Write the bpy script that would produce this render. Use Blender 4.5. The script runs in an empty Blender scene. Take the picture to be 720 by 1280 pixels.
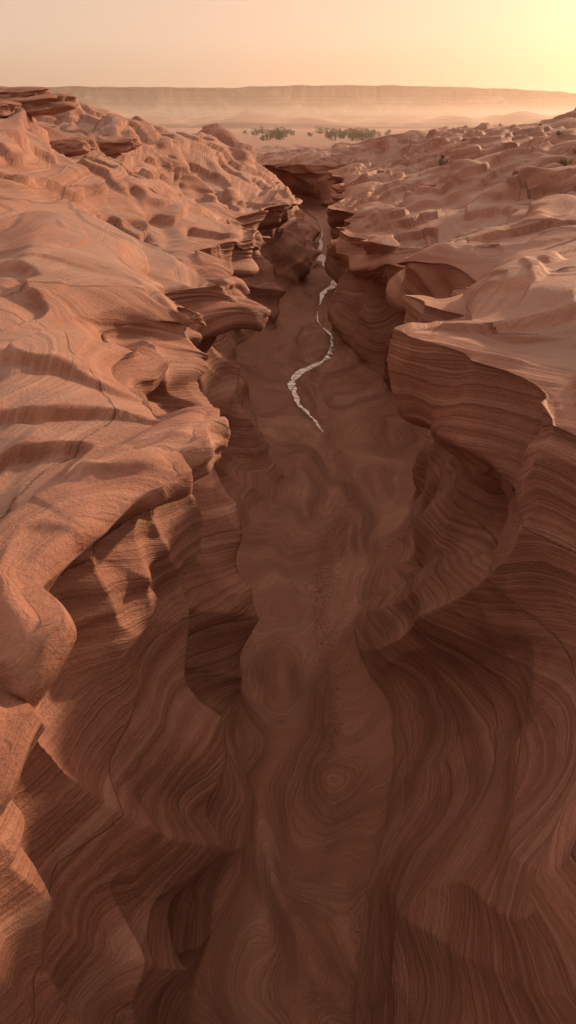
import bpy, math, random, time
import numpy as np
T0=time.time()
Q=1.0
random.seed(4); rng=np.random.default_rng(7)
scene=bpy.context.scene
f32=np.float32
# ------------------------------------------------------------ noise
perm=rng.permutation(256).astype(np.int32); perm=np.concatenate([perm,perm,perm])
G=rng.normal(size=(256,3)).astype(f32); G/=np.linalg.norm(G,axis=1)[:,None]
def pn(x,y,z,seed=0):
    x,y,z=np.broadcast_arrays(np.asarray(x,f32)+f32(seed*13.37),np.asarray(y,f32)+f32(seed*7.11),np.asarray(z,f32)+f32(seed*3.71))
    xi=np.floor(x);yi=np.floor(y);zi=np.floor(z)
    xf=x-xi;yf=y-yi;zf=z-zi
    xi=xi.astype(np.int32)&255;yi=yi.astype(np.int32)&255;zi=zi.astype(np.int32)&255
    fd=lambda t:t*t*t*(t*(t*6-15)+10)
    u=fd(xf);v=fd(yf);w=fd(zf)
    out=0
    for dx in (0,1):
        a=perm[xi+dx]
        wx=u if dx else 1-u
        for dy in (0,1):
            b=perm[a+yi+dy]
            wy=v if dy else 1-v
            for dz in (0,1):
                g=G[perm[b+zi+dz]&255]
                wz=w if dz else 1-w
                out=out+wx*wy*wz*(g[...,0]*(xf-dx)+g[...,1]*(yf-dy)+g[...,2]*(zf-dz))
    return (out*1.6).astype(f32)
def ss(a,b,x):
    t=np.clip((x-a)/(b-a),0,1); return t*t*(3-2*t)
# ------------------------------------------------------------ survey of control points
PIT=math.radians(30); F=853.0
def unp(u,v,z):
    a=(u-360)/F;b=(640-v)/F
    dy=math.cos(PIT)+b*math.sin(PIT); dz=-math.sin(PIT)+b*math.cos(PIT)
    t=z/dz
    return (a*t,dy*t,z)
def herm(pts):
    pts=sorted(pts); X=np.array([p[0] for p in pts]);Y=np.array([p[1] for p in pts])
    d=np.diff(Y)/np.diff(X); m=np.zeros_like(Y); m[1:-1]=(d[1:]*np.diff(X)[:-1]+d[:-1]*np.diff(X)[1:])/(X[2:]-X[:-2])
    def f(x):
        x=np.clip(x,X[0],X[-1]); i=np.clip(np.searchsorted(X,x)-1,0,len(X)-2)
        h=X[i+1]-X[i];t=(x-X[i])/h
        return (2*t**3-3*t**2+1)*Y[i]+(t**3-2*t**2+t)*h*m[i]+(-2*t**3+3*t**2)*Y[i+1]+(t**3-t**2)*h*m[i+1]
    return f
ZF=-20.0
Ledge=[(250,1280),(285,1150),(345,1035),(325,980),(298,900),(285,820),(290,740),(325,660),(345,600),(330,560),(302,500),(304,450),(338,410),(362,370),(384,345),(386,320),(380,295),(368,270)]
Redge=[(440,1280),(455,1150),(472,1040),(475,900),(445,800),(460,740),(485,680),(518,620),(534,560),(486,500),(440,450),(428,425),(428,380),(442,342),(436,300),(424,270)]
far=[(210,-12,0),(240,-38,-20),(280,-75,-55),(340,-110,-88)]
lp=[unp(u,v,ZF) for u,v in Ledge]; rp=[unp(u,v,ZF) for u,v in Redge]
XL=herm([(p[1],p[0]) for p in lp]+[(-8,-2.4),(4,-2.2)]+[(a,b) for a,b,c in far])
XR=herm([(p[1],p[0]) for p in rp]+[(-8,1.5),(4,1.5)]+[(a,c) for a,b,c in far])
LR=[(-10,1000,-6.4),(65,800,-6.5),(95,640,-6.7),(125,570,-6.8),(212,492,-7.1),(203,400,-7.3),(252,350,-7.7),(240,322,-7.9),(303,285,-8.3),(288,262,-8.7),(372,252,-9.0),(364,238,-9.3)]
RR=[(755,1010,-6.5),(790,800,-6.3),(780,640,-6.1),(728,540,-5.9),(606,455,-5.9),(568,410,-5.9),(600,350,-6.3),(518,318,-7.4),(462,290,-8.3),(442,262,-8.8),(438,233,-9.2),(416,205,-9.4)]
lr=[unp(*p) for p in LR]; rr=[unp(*p) for p in RR]
XLR=herm([(p[1],p[0]) for p in lr]+[(-8,-6.5),(0,-5.0),(122,-5),(145,-4),(180,-6),(212,-20),(245,-48),(285,-85),(340,-118)])
ZLR=herm([(p[1],p[2]) for p in lr]+[(-8,-6.4),(0,-6.4),(135,-10.0),(200,-11),(340,-11)])
XRR=herm([(p[1],p[0]) for p in rr]+[(-8,5.4),(0,4.2),(155,11),(185,5),(212,-5),(245,-25),(285,-60),(340,-85)])
ZRR=herm([(p[1],p[2]) for p in rr]+[(-8,-6.5),(0,-6.5),(200,-10.6),(340,-11)])
SP=[(410,1000),(400,900),(407,800),(398,740),(412,690),(432,600),(402,530),(390,516),(371,497),(364,478),(375,463),(404,448),(417,432),(409,415),(396,400),(396,385),(406,365),(424,348),(414,335),(402,322),(402,305),(402,285)]
sp=[unp(u,v,ZF) for u,v in SP]
XS0=herm([(p[1],p[0]) for p in sp]+[(-8,0),(8,0.6),(210,-5),(240,-28),(280,-65),(340,-98)])
def XS(y):
    y=np.asarray(y,float)
    return XS0(y)+(.55*pn(y/4.5,0,0,61)+.22*pn(y/1.6,0,0,62))*(1-.35*ss(35,55,y))
SW=herm([(unp(0,v,ZF)[1],w) for v,w in [(560,.04),(525,.09),(490,.16),(455,.21),(430,.20),(405,.09),(378,.12),(352,.7),(325,.85),(306,.3),(270,.2)]]+[(-8,.04),(330,.2)])
# ------------------------------------------------------------ grid
nr1=int(1550*Q); nr2=int(180*Q)
a0=math.asinh(-1.1);a1=math.asinh(320/6)
yy=6*np.sinh(np.linspace(a0,a1,nr1))
yy2=320*np.exp(np.linspace(0,math.log(9000/320),nr2+1)[1:])
Y1=np.concatenate([yy,yy2]); NR=len(Y1)
nF=int(230*Q);nW=int(450*Q);nP=int(330*Q)
sP=np.linspace(0,1,nP+1)[1:]
sW=np.linspace(0,1,nW)
sF=np.linspace(0,1,nF+2)[1:-1]
seg=np.concatenate([np.full(nP,0),np.full(nW,1),np.full(nF,2),np.full(nW,3),np.full(nP,4)])
par=np.concatenate([sP[::-1],sW[::-1],sF,sW,sP])
NC=len(par)
yc=np.clip(Y1,-8,339)
xl,xr,xlr,zlr,xrr,zrr=[f(yc) for f in (XL,XR,XLR,ZLR,XRR,ZRR)]
fade=ss(330,380,Y1)
D=45+1.1*np.abs(Y1)
dpl=lambda s:(0.12*s+0.88*s**2.6)
X=np.zeros((NR,NC));Z=np.zeros((NR,NC));Yg=np.repeat(Y1[:,None],NC,1)
def wall(xf,xrim,zr,side,ex):
    hh=sW[None,:]
    xf=xf[:,None];xrim=xrim[:,None];zr=zr[:,None]
    B=((1.2+0.9*pn(Y1/9,0,0,3))*(1-ss(40,80,Y1)*.4))[:,None]
    flare=1-np.exp(-hh*3.2)
    x=xf+(xrim-xf)*hh**ex + side*(B*1.15*flare*(1-hh)**0.6)
    z=ZF+(zr-ZF)*(0.35*hh**2+0.65*hh)
    return x,z
wl=wall(xl,xlr,zlr,-1,1.3); wr=wall(xr,xrr,zrr,1,1.15)
X[:,seg==1]=wl[0][:,::-1];Z[:,seg==1]=wl[1][:,::-1]
X[:,seg==3]=wr[0];Z[:,seg==3]=wr[1]
X[:,seg==2]=xl[:,None]+(xr-xl)[:,None]*sF[None,:];Z[:,seg==2]=ZF
dl=D[:,None]*dpl(sP)[None,:]
y_=Y1[:,None]
AL=14.5*(1-ss(110,230,y_))+1.0
sl=0.30+0.25*ss(15,60,y_)
hl=AL*(1-np.exp(-sl*dl/AL))
AR=11.2*(1-ss(150,280,y_))+1.0
sr=0.22+0.11*ss(15,60,y_)
hr=AR*(1-np.exp(-sr*dl/AR))
X[:,seg==0]=(xlr[:,None]-dl)[:,::-1]; Z[:,seg==0]=(zlr[:,None]+hl)[:,::-1]
X[:,seg==4]=xrr[:,None]+dl; Z[:,seg==4]=zrr[:,None]+hr
zpl=-11.0
Z=Z*(1-fade[:,None])+zpl*fade[:,None]
far_m=ss(150,320,Yg)
dist_rim=np.zeros((NR,NC)); dist_rim[:,seg==0]=dl[:,::-1]; dist_rim[:,seg==4]=dl
hcol=np.zeros((NR,NC)); hcol[:,seg==1]=sW[::-1][None,:]; hcol[:,seg==3]=sW[None,:]
hcol[:,(seg==0)|(seg==4)]=1
flo=(seg==2)[None,:]*np.ones((NR,1))
top=((seg==0)|(seg==4))[None,:]*np.ones((NR,1))
edge=np.minimum(X-xl[:,None],xr[:,None]-X)*flo
side=np.where(seg<2,-1.,1.)[None,:]*np.ones((NR,1)); 
mid=(xl+xr)/2; halfw=(xr-xl)/2
sF_side=np.clip((X-mid[:,None])/halfw[:,None],-1,1)
side=np.where(flo>0,sF_side,side)
near=1-fade[:,None]
for (kx,ky,kr,kh) in [(-17,205,9,6.5),(-30,225,12,5),(-42,64,10,2.5),(70,140,22,3)]:
    Z+=top*kh*np.exp(-(((X-kx)/kr)**2+((Yg-ky)/kr)**2)**1.5)
Z=Z.astype(f32);X=X.astype(f32);Yg=Yg.astype(f32)
LY=35*np.log(1+(Yg+9)/35)
zz=Z+20
w1=pn(X/14,LY/8,zz/12,1)
yw=LY+2.4*w1
n1=pn(X/40,(yw+0.30*zz*np.sign(side))/4.6,zz/26,2)
n2=pn(X/12,(yw+0.25*zz)/2.1,zz/13+0.6*w1,4)
n0=pn(0*X,yw/11,zz/30+side*3,5)
r1=(1-np.clip(np.abs(n1)*1.9,0,1))**1.15
r2=1-np.abs(n2)*1.6
rs=np.where(side>0,.5+.3*ss(35,60,Yg),1)
nr_=np.where(side>0,ss(14,30,Yg),1)
inward=2.5*(r1-.66+.24*ss(45,80,Yg)-.2*ss(90,110,Yg))*rs+1.0*(r2-.6)*(.35+.65*nr_)+0.8*n0*rs
capw=np.where(side>0,ss(12,17,Yg)*(1-.5*ss(50,70,Yg)),(.45*ss(4,10,Yg)+.5*ss(22,36,Yg))*(1-.4*ss(80,95,Yg)))*(.6+.9*pn(0*X,LY/3.5,side*2,33))
cap=capw*(1.3*ss(.80,.86,hcol+.05*w1)-1.0*np.exp(-((hcol-.69+.04*w1)/.11)**2))
inward=inward+np.where(flo>0,0,cap)
wgt=np.where(flo>0,0.35*np.exp(-edge/1.0),np.where(top>0,np.exp(-dist_rim/3.2),0.35+0.65*ss(0,.3,hcol)))*near
scl=1+np.clip(Yg,0,120)/85
X=(X-side*inward*wgt*scl).astype(f32)
print('big',time.time()-T0)
def normals():
    P=np.stack([X,Yg,Z],-1)
    du=np.gradient(P,axis=1);dv=np.gradient(P,axis=0)
    n=np.cross(du,dv); n/=np.linalg.norm(n,axis=-1,keepdims=True)+1e-9
    return n.astype(f32)
def blur(n,k):
    for ax in (0,1):
        for _ in range(2):
            c=np.cumsum(np.concatenate([np.repeat(np.take(n,[0],ax),k+1,ax),n,np.repeat(np.take(n,[-1],ax),k,ax)],ax),axis=ax)
            L=n.shape[ax]
            n=(np.take(c,range(2*k+1,2*k+1+L),ax)-np.take(c,range(0,L),ax))/(2*k+1)
    return n
N=normals(); N=blur(N,int(8*Q)); N/=np.linalg.norm(N,axis=-1,keepdims=True)+1e-9
amp=1+np.clip(Yg,0,300)/60
q1=pn(X/8,Yg/13,Z/10,6);q2=pn(X/3.2+.6*q1,Yg/4.5+.6*q1,Z/4,7)
fl2=np.where(flo>0,1.0,np.exp(-hcol*6)*(top<1))
sw=pn(X/3.6+1.5*q1+.6*q2,Yg/5.5+1.1*q2,0*X,8)
whirl=0
for (u,v,sx_,sy_,a_) in [(345,850,1.7,3.4,4.0),(400,975,1.2,2.0,-2.6),(420,860,.9,2.6,-2.0),(350,720,1.5,3.0,3.0),(400,610,2.2,5,-3.2),(360,545,2.5,5,3.0),(470,600,2.0,6,2.4),(340,470,2.6,7,-2.8),(380,1120,1.0,1.6,2.2)]:
    p=unp(u,v,ZF)
    whirl=whirl+a_*np.exp(-np.sqrt(((X-p[0]+.5*q2)/sx_)**2+((Yg-p[1]+1.2*q2)/sy_)**2+.08))
S=Z+3.0*q1+0.45*q2+fl2*(1.5*sw+whirl)+0.05*X*side
sc=(Z+2.2*q1+.8*pn(X/5,Yg/7,Z/6,51))/2.3
ki=np.floor(sc)
tilt=np.sin(ki*12.9898+4.1)*.34; tilt2=np.sin(ki*7.77+1.3)*.25
setm=np.where((flo<1)&(hcol>.07+.05*q2),1.0,0.0)
S2=S+setm*(tilt*(Yg%1000)/np.maximum(amp,1)**.7+tilt2*X+ki*3.1)
def bands(s,k,seed): return pn(s*k,0*s+.3,0*s+.7,seed)
Sl=S/amp**.5
b1=bands(Sl,0.5,9); b2=bands(S/amp**.35,1.7,10); b3=bands(S2,5.0,11)
lv=ss(-.25,.35,pn(X/5,Yg/9,Z/6,12))
lv2=ss(-.1,.4,pn(X/4,Yg/6,Z/4,22))
led=np.tanh(b1*11)*0.62+np.tanh(b2*9)*0.27*lv2+np.tanh(b3*4)*.04
lwt=np.where(flo>0,0.05,np.where(top>0,0.9,0.10+0.85*ss(.66,.95,hcol)*(.5+.5*nr_)))
m1=pn(X/2.2,Yg/3.2,Z/2.4,13); m2=pn(X/.9,Yg/1.5,Z/.8,14); m3=pn(X/.35,Yg/.5,Z/.35,15); m4=pn(X/6,Yg/10,Z/7,16)
tf=top*ss(30,70,Yg)
bw=np.where(flo>0,0.0,np.where(top>0,.33-.2*tf,0.6+.2*hcol))*near
ridg=1-np.abs(pn(X/2.8+.4*q2,Yg/3.4+.4*q2,Z/7,17))*2
pl=pn(X/10+.35*q2,Yg/13+.4*q1,Z/14,20)+.05*m1
t=pl*3.0; ft=t-np.floor(t); stp=(np.floor(t)+ss(.46,.54,ft))/3.0
pl2=pn(X/3.6+.4*q2,Yg/4.5,Z/4,24)
t2=pl2*1.8;ft2=t2-np.floor(t2);stp2=(np.floor(t2)+ss(.44,.56,ft2))/1.8
slabs=top*(stp*1.25*np.clip(.7+Yg/80,1,1.5)+stp2*.22*(1-.5*tf))*near
disp=led*lwt*(.35+.8*lv)*scl**.5*near + bw*(0.34*m4*scl**.4+0.12*m1+0.045*m2+0.012*m3)+0.36*ridg*near*np.where(flo>0,0,np.where(top>0,.06,.5+.5*nr_))*ss(0,.2,hcol)+slabs*ss(-1,3,dist_rim)
disp*=1-0.5*far_m
xs=XS(yc)[:,None]; dxs=np.gradient(XS(yc),Y1)[:,None]
ds=np.abs(X-xs)/np.sqrt(1+np.clip(dxs,-3,3)**2)
wd=SW(yc)[:,None]
fr=flo*(0.07*sw+0.055*np.tanh(bands(S,1.4,19)*4)+0.045*whirl+0.02*m1)
bank=flo*(0.6*np.exp(-np.clip(edge,0,9)/.9)+0.25*ss(1.5,5,ds))*(1-.95*np.exp(-(ds/(wd+.9))**4))
fr=fr*(1-.9*np.exp(-(ds/(wd+.5))**2))
chan=-0.30*np.clip(wd/.15,.35,1)*np.exp(-(ds/(wd*0.9+.28))**2)*np.where(flo>0,1,0)
rub=flo*np.exp(-(ds/0.7)**2)*0.06*np.abs(m2+m3)
Z=(Z+fr+bank+chan*near+rub).astype(f32)
Z+=np.where(top>0,0,0.85*np.exp(-hcol*2.5)*(1-hcol)*(1-flo)).astype(f32)*near.astype(f32)
X=(X+N[...,0]*disp).astype(f32);Yg2=(Yg+N[...,1]*disp).astype(f32);Z=(Z+N[...,2]*disp).astype(f32)
print('disp',time.time()-T0)
def gridmesh(name,X,Y,Z,attrs,mat,flip=False):
    NR,NC=X.shape
    me=bpy.data.meshes.new(name)
    co=np.stack([X,Y,Z],-1).reshape(-1,3).astype(f32)
    idx=np.arange(NR*NC).reshape(NR,NC)
    q=np.stack([idx[:-1,:-1],idx[:-1,1:],idx[1:,1:],idx[1:,:-1]],-1).reshape(-1,4)
    if flip:q=q[:,::-1]
    me.vertices.add(len(co));me.vertices.foreach_set('co',co.ravel())
    me.loops.add(q.size);me.loops.foreach_set('vertex_index',q.ravel().astype(np.int32))
    me.polygons.add(len(q));me.polygons.foreach_set('loop_start',np.arange(0,q.size,4,dtype=np.int32))
    me.polygons.foreach_set('loop_total',np.full(len(q),4,dtype=np.int32))
    me.polygons.foreach_set('use_smooth',np.ones(len(q),dtype=bool))
    me.update(calc_edges=True)
    for k,v in attrs.items():
        a=me.attributes.new(k,'FLOAT','POINT');a.data.foreach_set('value',np.ascontiguousarray(v,dtype=f32).ravel())
    ob=bpy.data.objects.new(name,me);scene.collection.objects.link(ob)
    me.materials.append(mat);return ob
# ------------------------------------------------------------ materials
def newmat(n):
    m=bpy.data.materials.new(n);m.use_nodes=True;nt=m.node_tree;nt.nodes.clear()
    o=nt.nodes.new('ShaderNodeOutputMaterial');b=nt.nodes.new('ShaderNodeBsdfPrincipled')
    nt.links.new(b.outputs[0],o.inputs[0]);return m,nt,b,o
class NB:
    def __init__(s,nt):s.nt=nt
    def n(s,t,**k):
        x=s.nt.nodes.new(t)
        for a,v in k.items():setattr(x,a,v)
        return x
    def l(s,a,b):s.nt.links.new(a,b)
    def math(s,op,a,b=0,c=None,clamp=False):
        x=s.n('ShaderNodeMath',operation=op);x.use_clamp=clamp
        for i,v in enumerate((a,b,c)):
            if v is None:continue
            if isinstance(v,(int,float)):x.inputs[i].default_value=v
            else:s.l(v,x.inputs[i])
        return x.outputs[0]
    def noise(s,vec=None,w=None,scale=1,detail=3,rough=.5,dist=0):
        x=s.n('ShaderNodeTexNoise')
        if w is not None:x.noise_dimensions='1D';s.l(w,x.inputs['W'])
        if vec is not None:s.l(vec,x.inputs['Vector'])
        x.inputs['Scale'].default_value=scale;x.inputs['Detail'].default_value=detail;x.inputs['Roughness'].default_value=rough
        x.inputs['Distortion'].default_value=dist
        return x.outputs[0]
    def ramp(s,f,st):
        x=s.n('ShaderNodeValToRGB');e=x.color_ramp.elements
        e[0].position=st[0][0];e[0].color=(*st[0][1],1);e[1].position=st[-1][0];e[1].color=(*st[-1][1],1)
        for p,c in st[1:-1]:
            k=e.new(p);k.color=(*c,1)
        s.l(f,x.inputs[0]);return x.outputs[0]
    def mix(s,f,a,b,mode='MIX'):
        x=s.n('ShaderNodeMix',data_type='RGBA',blend_type=mode)
        if isinstance(f,(int,float)):x.inputs[0].default_value=f
        else:s.l(f,x.inputs[0])
        for i,v in ((6,a),(7,b)):
            if isinstance(v,tuple):x.inputs[i].default_value=(*v,1)
            else:s.l(v,x.inputs[i])
        return x.outputs[2]
    def mr(s,v,a,b,c=0,d=1):
        x=s.n('ShaderNodeMapRange');s.l(v,x.inputs[0])
        for i,t in enumerate((a,b,c,d)):x.inputs[i+1].default_value=t
        return x.outputs[0]
def rockmat(name,attr=True):
    m,nt,b,o=newmat(name);k=NB(nt)
    geo=k.n('ShaderNodeNewGeometry');pos=geo.outputs['Position']
    if attr:
        S=k.n('ShaderNodeAttribute',attribute_name='strata').outputs['Fac']
        floor=k.n('ShaderNodeAttribute',attribute_name='floor').outputs['Fac']
        topm=k.n('ShaderNodeAttribute',attribute_name='plateau').outputs['Fac']
    else:
        sx=k.n('ShaderNodeSeparateXYZ');k.l(pos,sx.inputs[0])
        nn=k.noise(vec=pos,scale=.35,detail=2)
        S=k.math('MULTIPLY_ADD',nn,2.2,sx.outputs[2]);floor=None;topm=None
    jit=k.noise(vec=pos,scale=1.6,detail=3,rough=.6)
    Sj=k.math('MULTIPLY_ADD',jit,0.12,S)
    bA=k.noise(w=Sj,scale=1.0,detail=2)
    bB=k.noise(w=Sj,scale=4.5,detail=3,rough=.65)
    bC=k.noise(w=Sj,scale=22,detail=3,rough=.75)
    big=k.noise(vec=pos,scale=.16,detail=3,rough=.6)
    patch=k.noise(vec=pos,scale=.45,detail=5,rough=.7)
    grain=k.noise(vec=pos,scale=9,detail=5,rough=.7)
    fine=k.noise(vec=pos,scale=45,detail=2,rough=.7)
    f1=k.math('ADD',k.math('MULTIPLY',bA,.5),k.math('MULTIPLY',bB,.5))
    col=k.ramp(f1,[(.33,(.20,.078,.048)),(.44,(.305,.132,.084)),(.54,(.38,.184,.122)),(.66,(.48,.275,.195))])
    lnw=k.mr(patch,.36,.62,.08,.5)
    if attr: lnw=k.math('MULTIPLY_ADD',floor,.35,lnw)
    col=k.mix(k.math('MULTIPLY',k.mr(bC,.42,.66,0,1),lnw),col,(.15,.058,.036))
    col=k.mix(k.mr(big,.42,.66,0,.3),col,(.37,.187,.128))
    col=k.mix(k.mr(patch,.42,.7,0,.38),col,(.25,.115,.075))
    col=k.mix(k.mr(grain,.35,.75,0,.22),col,(.47,.28,.20))
    if attr:
        sep=k.n('ShaderNodeSeparateXYZ');k.l(geo.outputs['Normal'],sep.inputs[0])
        flat=k.mr(sep.outputs[2],.72,.97,0,1)
        dust=k.math('MULTIPLY',k.math('MULTIPLY',flat,topm),k.mr(big,.3,.6,.2,.75))
        col=k.mix(dust,col,(.36,.245,.195))
        col=k.mix(k.math('MULTIPLY',floor,k.mr(patch,.35,.65,.15,.42)),col,(.48,.250,.160))
        st=k.n('ShaderNodeMapping');st.inputs['Scale'].default_value=(1.2,1.2,.35);k.l(pos,st.inputs[0])
        sn=k.noise(vec=st.outputs[0],scale=1.1,detail=5,rough=.75)
        col=k.mix(k.mr(sn,.70,.76,0,.45),col,(.55,.43,.36))
    k.l(col,b.inputs['Base Color'])
    b.inputs['Roughness'].default_value=.70;b.inputs['Specular IOR Level'].default_value=.35
    hgt=k.math('ADD',k.math('MULTIPLY',bB,1.5),k.math('MULTIPLY',k.math('MULTIPLY',bC,lnw),1.9))
    hgt=k.math('ADD',hgt,k.math('MULTIPLY',grain,.95))
    hgt=k.math('ADD',hgt,k.math('MULTIPLY',fine,.25))
    bp=k.n('ShaderNodeBump');bp.inputs['Strength'].default_value=1.0;bp.inputs['Distance'].default_value=.065
    k.l(hgt,bp.inputs['Height']);k.l(bp.outputs[0],b.inputs['Normal'])
    return m
rock=rockmat('sandstone'); rock2=rockmat('boulder_sandstone',False)
topA=top*ss(-.2,2.5,dist_rim)
floA=np.where(flo>0,1.0,np.exp(-hcol*9)*(top<1))
ter=gridmesh('canyon_terrain',X,Yg2,Z,{'strata':S2,'floor':floA,'plateau':topA},rock)
print('mesh',time.time()-T0)
from mathutils import Vector
# ------------------------------------------------------------ stream
ys=np.linspace(unp(0,538,ZF)[1],230,1600); xc=XS(ys);dx=np.gradient(xc,ys)
nx=1/np.sqrt(1+dx**2);ny=-dx*nx
w=SW(ys)*(1+.8*pn(ys/2.2,0,0,31)+.6*pn(ys/.7,0,0,32))*1.3
cols=np.linspace(-1,1,7)
Xw=xc[:,None]+nx[:,None]*w[:,None]*cols;Yw=ys[:,None]+ny[:,None]*w[:,None]*cols
Zw=np.full_like(Xw,ZF-.14)
mw,nt,b,o=newmat('water');k=NB(nt)
b.inputs['Base Color'].default_value=(.76,.71,.66,1);b.inputs['Roughness'].default_value=.05;b.inputs['Metallic'].default_value=.85
g=k.n('ShaderNodeNewGeometry');bp=k.n('ShaderNodeBump');bp.inputs['Strength'].default_value=1;bp.inputs['Distance'].default_value=.2
k.l(k.noise(vec=g.outputs['Position'],scale=1.8,detail=4),bp.inputs['Height']);k.l(bp.outputs[0],b.inputs['Normal'])
gridmesh('stream_water',Xw,Yw,Zw,{},mw)
# ------------------------------------------------------------ distant mesa
mx=np.linspace(-2600,2600,900);mt=np.linspace(0,1,90)
MX,MT=np.meshgrid(mx,mt,indexing='ij')
top_h=86+6*pn(MX/400,0,0,41)+3*pn(MX/70,0,0,42)-22*ss(300,1300,MX)
rid=np.abs(pn(MX/130,MT*1.2,0,43))*1.2+.6*np.abs(pn(MX/45,MT*2,0,44))+.2*np.abs(pn(MX/16,MT*3,0,46))
prof=np.where(MT<.66,(MT/.66)**1.6*.66,np.where(MT<.76,.66+(MT-.66)/.10*.34,1.0))
MZ=-12+(top_h+12)*prof
MY=2300+MT*330+420*rid*(1-MT)**.5*(MT<.76)+160*pn(MX/600,0,0,45)
MY=np.where(MT>.76,MY+(MT-.76)*5000,MY)
mm,nt,b,o=newmat('mesa_rock');k=NB(nt)
g=k.n('ShaderNodeNewGeometry');sx=k.n('ShaderNodeSeparateXYZ');k.l(g.outputs['Position'],sx.inputs[0])
n_=k.noise(vec=g.outputs['Position'],scale=.006,detail=4)
s_=k.math('MULTIPLY_ADD',n_,14,sx.outputs[2]);bb=k.noise(w=s_,scale=.12,detail=3)
k.l(k.ramp(bb,[(.35,(.15,.07,.05)),(.6,(.34,.19,.14))]),b.inputs['Base Color']);b.inputs['Roughness'].default_value=.95
gridmesh('distant_mesa',MX,MY,MZ,{},mm,flip=False)
hx=np.linspace(-900,900,400);hy=np.linspace(900,1900,160);HX,HY=np.meshgrid(hx,hy,indexing='ij')
HZ=-14+np.clip(26*pn(HX/160,HY/260,0,71)+10*pn(HX/60,HY/110,0,72)+9,0,40)*ss(0,150,HY-900)*ss(0,150,1900-HY)*ss(0,100,900-np.abs(HX))
gridmesh('distant_hills',HX,HY,HZ,{},mm)
bpy.context.view_layer.update()
def ground(x,y,z0=60):
    h,loc,nn,i=ter.ray_cast(Vector((x,y,z0)),Vector((0,0,-1)))
    return loc.z if h else -11
# ------------------------------------------------------------ boulders
def slab(name,x,y,sx_,sy_,sz_,rot,seed,z=None,mat=rock2,tilt=0.1):
    n=56
    th=np.linspace(0,2*np.pi,n*2+1);ph=np.linspace(-np.pi/2,np.pi/2,n)
    TH,PH=np.meshgrid(th,ph,indexing='ij')
    def se(v,p):return np.sign(v)*np.abs(v)**p
    a=se(np.cos(PH),.45)*se(np.cos(TH),.75);b_=se(np.cos(PH),.45)*se(np.sin(TH),.75);c=se(np.sin(PH),.6)
    r=1+.30*pn(a*1.1,b_*1.1,c*1.1,seed)+.12*pn(a*3,b_*3,c*3,seed+1)+.04*pn(a*8,b_*8,c*8,seed+2)
    lz=np.tanh(4*pn(c*sz_*1.8+seed,a*.4,b_*.4,seed+3))*.10
    px=a*(r+lz)*sx_;py=b_*(r+lz)*sy_;pz=c*(1+.25*pn(a*1.3,b_*1.3,0,seed+4))*sz_
    pz=pz+px*tilt
    cr,sr=math.cos(rot),math.sin(rot)
    gx=px*cr-py*sr;gy=px*sr+py*cr
    if z is None:z=ground(x,y)+sz_*.45
    ob=gridmesh(name,gx.astype(f32),gy.astype(f32),pz.astype(f32),{},mat,flip=False)
    ob.location=(x,y,z);return ob
for i,(x,y,a,b_,c,r) in enumerate([(-29,62,4.5,3,1.1,.3),(-25.5,60,3.4,2.6,.9,-.3),(-24,64,4.5,3,1.0,.2),(-20.5,62,3.5,2.4,.7,.5),(-31,58,3,2,.9,0),(-17.5,60,2.2,1.6,.6,.1),(-21,58,1.6,1.3,.5,.9),(-16,70,2.6,1.6,.6,.4)]):
    slab('sandstone_boulder',x,y,a,b_,c,r,50+i*5)
slab('sandstone_boulder',29,98,1.7,1.0,.55,.2,120)
for i in range(14):
    x=random.uniform(12,60);y=random.uniform(60,150)
    slab('sandstone_boulder',x,y,random.uniform(.4,1.1),random.uniform(.3,.8),random.uniform(.15,.35),random.random()*3,130+i*5)
# ------------------------------------------------------------ gravel
def gravel():
    base=[(0.9,0,0),(-.9,.1,0),(0,.8,.1),(0,-.85,-.1),(.1,0,.6),(0,.1,-.6)]
    fc=[(0,2,4),(2,1,4),(1,3,4),(3,0,4),(2,0,5),(1,2,5),(3,1,5),(0,3,5)]
    V=[];Fc=[]
    def put(x,y,s):
        z=ground(x,y,-14) ;o=len(V);r=random.random()*6.28;c,sn=math.cos(r),math.sin(r)
        for p in base:
            q=[p[j]*s*random.uniform(.7,1.25) for j in range(3)]
            V.append((x+q[0]*c-q[1]*sn,y+q[0]*sn+q[1]*c,z+q[2]+s*.15))
        Fc.extend([(a+o,b+o,c_+o) for a,b,c_ in fc])
    yr=np.array([random.uniform(17,60) for i in range(8000)]);xr_=XS(yr)
    for y,x0 in zip(yr,xr_):
        put(float(x0)+random.gauss(0,.3)+.15,float(y),random.uniform(.014,.042)*(1.8 if random.random()<.05 else 1))
    for i in range(1500):
        y=random.uniform(8,60);l=float(XL(np.array([y]))[0]);r_=float(XR(np.array([y]))[0])
        put(random.uniform(l+.3,r_-.3),y,random.uniform(.010,.03))
    me=bpy.data.meshes.new('gravel');me.from_pydata(V,[],Fc);ob=bpy.data.objects.new('gravel',me);scene.collection.objects.link(ob);me.materials.append(gm)
gm,nt,b,o=newmat('gravel_stone');k=NB(nt);g=k.n('ShaderNodeNewGeometry')
k.l(k.ramp(k.noise(vec=g.outputs['Position'],scale=6,detail=2),[(.3,(.22,.10,.065)),(.7,(.36,.18,.12))]),b.inputs['Base Color']);b.inputs['Roughness'].default_value=.9
gravel()
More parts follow.
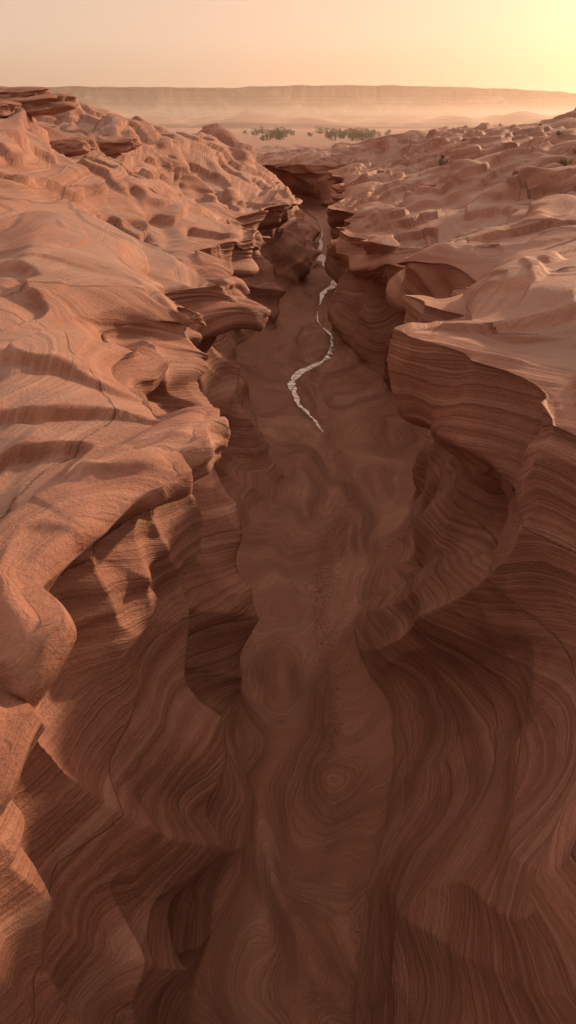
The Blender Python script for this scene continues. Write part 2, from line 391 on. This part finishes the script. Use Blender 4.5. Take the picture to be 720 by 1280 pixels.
# ------------------------------------------------------------ plants
lm,nt,b,o=newmat('foliage');k=NB(nt);g=k.n('ShaderNodeNewGeometry')
k.l(k.ramp(k.noise(vec=g.outputs['Position'],scale=1.2,detail=2),[(.3,(.06,.065,.025)),(.7,(.13,.13,.055))]),b.inputs['Base Color']);b.inputs['Roughness'].default_value=.8
bm_,nt,b,o=newmat('bark');b.inputs['Base Color'].default_value=(.09,.06,.04,1)
def leaves(V,Fc,c,R,n,s):
    for i in range(n):
        d=Vector((random.gauss(0,1),random.gauss(0,1),random.gauss(0,1))).normalized()*random.random()**.45
        p=Vector(c)+Vector((d.x*R[0],d.y*R[1],d.z*R[2]))
        a=Vector((random.gauss(0,1),random.gauss(0,1),random.gauss(0,1))).normalized();bb=a.orthogonal().normalized()
        o=len(V);V.extend([p+a*s,p+bb*s*.5,p-a*s,p-bb*s*.5]);Fc.append((o,o+1,o+2,o+3))
def mkobj(name,V,Fc,mats,mi=None):
    me=bpy.data.meshes.new(name);me.from_pydata([tuple(v) for v in V],[],Fc)
    for m in mats:me.materials.append(m)
    if mi:me.polygons.foreach_set('material_index',mi)
    ob=bpy.data.objects.new(name,me);scene.collection.objects.link(ob);return ob
def stem(V,Fc,a,b,ra,rb):
    a=Vector(a);b=Vector(b);d=(b-a).normalized();u=d.orthogonal();v=d.cross(u);o=len(V)
    for p,r in((a,ra),(b,rb)):
        for i in range(6):
            t=i*math.pi/3;V.append(p+(u*math.cos(t)+v*math.sin(t))*r)
    for i in range(6):Fc.append((o+i,o+(i+1)%6,o+6+(i+1)%6,o+6+i))
V=[];Fc=[];mi=[]
for i in range(84):
    y=random.uniform(430,700);x=random.gauss(.075,.028)*y
    if i<30:x=random.gauss(-.018,.013)*y
    if i>76:x=random.uniform(.1,.3)*y
    zg=ground(x,y);H=random.uniform(2.2,5.0)*(1.3 if random.random()<.2 else 1);n0_=len(Fc)
    stem(V,Fc,(x,y,zg-.3),(x,y,zg+H*.6),.22,.08)
    for j in range(4):
        stem(V,Fc,(x,y,zg+H*(.3+.07*j)),(x+random.uniform(-1.6,1.6),y+random.uniform(-1.6,1.6),zg+H*random.uniform(.6,.85)),.09,.03)
    mi+= [1]*(len(Fc)-n0_);n0_=len(Fc)
    for j in range(11):
        leaves(V,Fc,(x+random.uniform(-2.2,2.2),y+random.uniform(-2.2,2.2),zg+H*random.uniform(.08,.9)),(1.1,1.1,.8),40,.26)
    mi+=[0]*(len(Fc)-n0_)
mkobj('distant_trees',V,Fc,[lm,bm_],mi)
def shrub(x,y,R):
    V=[];Fc=[];mi=[];zg=ground(x,y)
    for j in range(7):stem(V,Fc,(x,y,zg-.05),(x+random.uniform(-R,R)*.7,y+random.uniform(-R,R)*.7,zg+R*random.uniform(.4,.9)),.03*R,.01)
    mi=[1]*len(Fc)
    for j in range(9):leaves(V,Fc,(x+random.uniform(-R,R)*.7,y+random.uniform(-R,R)*.7,zg+R*random.uniform(.25,.8)),(R*.35,R*.35,R*.3),45,R*.09)
    mi+=[0]*(len(Fc)-len(mi));mkobj('desert_shrub',V,Fc,[lm,bm_],mi)
for x,y,R in [(22,108,.9),(18.5,84,.7),(25,69,.6),(27.2,71,.8),(28.6,70,.6),(33,95,.5),(24,120,.6),(40,110,.7),(-20,120,.6),(15,100,.4)]:shrub(x,y,R)
# ------------------------------------------------------------ haze (real participating air)
def hazebox(nm,y0,z1,dens):
    me=bpy.data.meshes.new(nm);x0,x1,y1,z0=-3500,3500,4200+z1,-40
    me.from_pydata([(x,y,z) for x in(x0-z1,x1+z1) for y in(y0,y1) for z in(z0-z1*.01,z1)],[],[(0,1,3,2),(4,6,7,5),(0,4,5,1),(2,3,7,6),(0,2,6,4),(1,5,7,3)])
    hz=bpy.data.objects.new(nm,me);scene.collection.objects.link(hz)
    m=bpy.data.materials.new(nm);m.use_nodes=True;nt=m.node_tree;nt.nodes.clear();o=nt.nodes.new('ShaderNodeOutputMaterial')
    vs=nt.nodes.new('ShaderNodeVolumeScatter');vs.inputs['Color'].default_value=(1,.80,.64,1);vs.inputs['Density'].default_value=dens;vs.inputs['Anisotropy'].default_value=.55
    nt.links.new(vs.outputs[0],o.inputs['Volume']);me.materials.append(m)
hazebox('haze',200,115,.00022)
hazebox('ground_mist',300,20,.0004)
# ------------------------------------------------------------ light
EL=math.radians(16);AZ=math.radians(44)
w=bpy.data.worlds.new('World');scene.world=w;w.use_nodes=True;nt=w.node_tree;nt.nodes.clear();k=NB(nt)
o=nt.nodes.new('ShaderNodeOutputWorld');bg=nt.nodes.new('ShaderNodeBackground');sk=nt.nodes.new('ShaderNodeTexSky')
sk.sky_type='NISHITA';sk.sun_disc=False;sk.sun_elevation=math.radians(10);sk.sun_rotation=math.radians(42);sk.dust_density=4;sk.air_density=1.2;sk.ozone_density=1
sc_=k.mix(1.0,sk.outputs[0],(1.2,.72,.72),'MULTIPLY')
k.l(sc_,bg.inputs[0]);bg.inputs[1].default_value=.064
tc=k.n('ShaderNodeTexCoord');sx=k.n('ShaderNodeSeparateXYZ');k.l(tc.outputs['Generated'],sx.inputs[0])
haze_fill=k.ramp(sx.outputs[2],[(0,(.54,.34,.20)),(.08,(.60,.46,.34)),(.25,(.52,.37,.28)),(.6,(.56,.40,.31)),(1,(.96,.69,.54))])  # sky haze near the horizon; brighter zenith is added fill for the canyon
bg2=k.n('ShaderNodeBackground');k.l(haze_fill,bg2.inputs[0])
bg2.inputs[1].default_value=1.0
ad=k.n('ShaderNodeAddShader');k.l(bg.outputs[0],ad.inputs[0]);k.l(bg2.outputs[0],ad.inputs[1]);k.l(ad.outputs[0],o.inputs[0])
L=bpy.data.lights.new('sun','SUN');L.energy=4.6;L.color=(1,.64,.39);L.angle=math.radians(2.5)
lo=bpy.data.objects.new('sun',L);scene.collection.objects.link(lo)
d=Vector((math.sin(AZ)*math.cos(EL),math.cos(AZ)*math.cos(EL),math.sin(EL)))
lo.rotation_euler=d.to_track_quat('Z','Y').to_euler()
# ------------------------------------------------------------ camera
c=bpy.data.cameras.new('camera');co=bpy.data.objects.new('camera',c);scene.collection.objects.link(co);scene.camera=co
c.sensor_fit='VERTICAL';c.sensor_height=36;c.lens=36*F/1280;c.clip_end=20000;c.clip_start=.1
co.location=(0,0,0);co.rotation_euler=(math.radians(60),0,0)
scene.view_settings.view_transform='Standard';scene.view_settings.look='None';scene.view_settings.exposure=0
print('done',time.time()-T0)
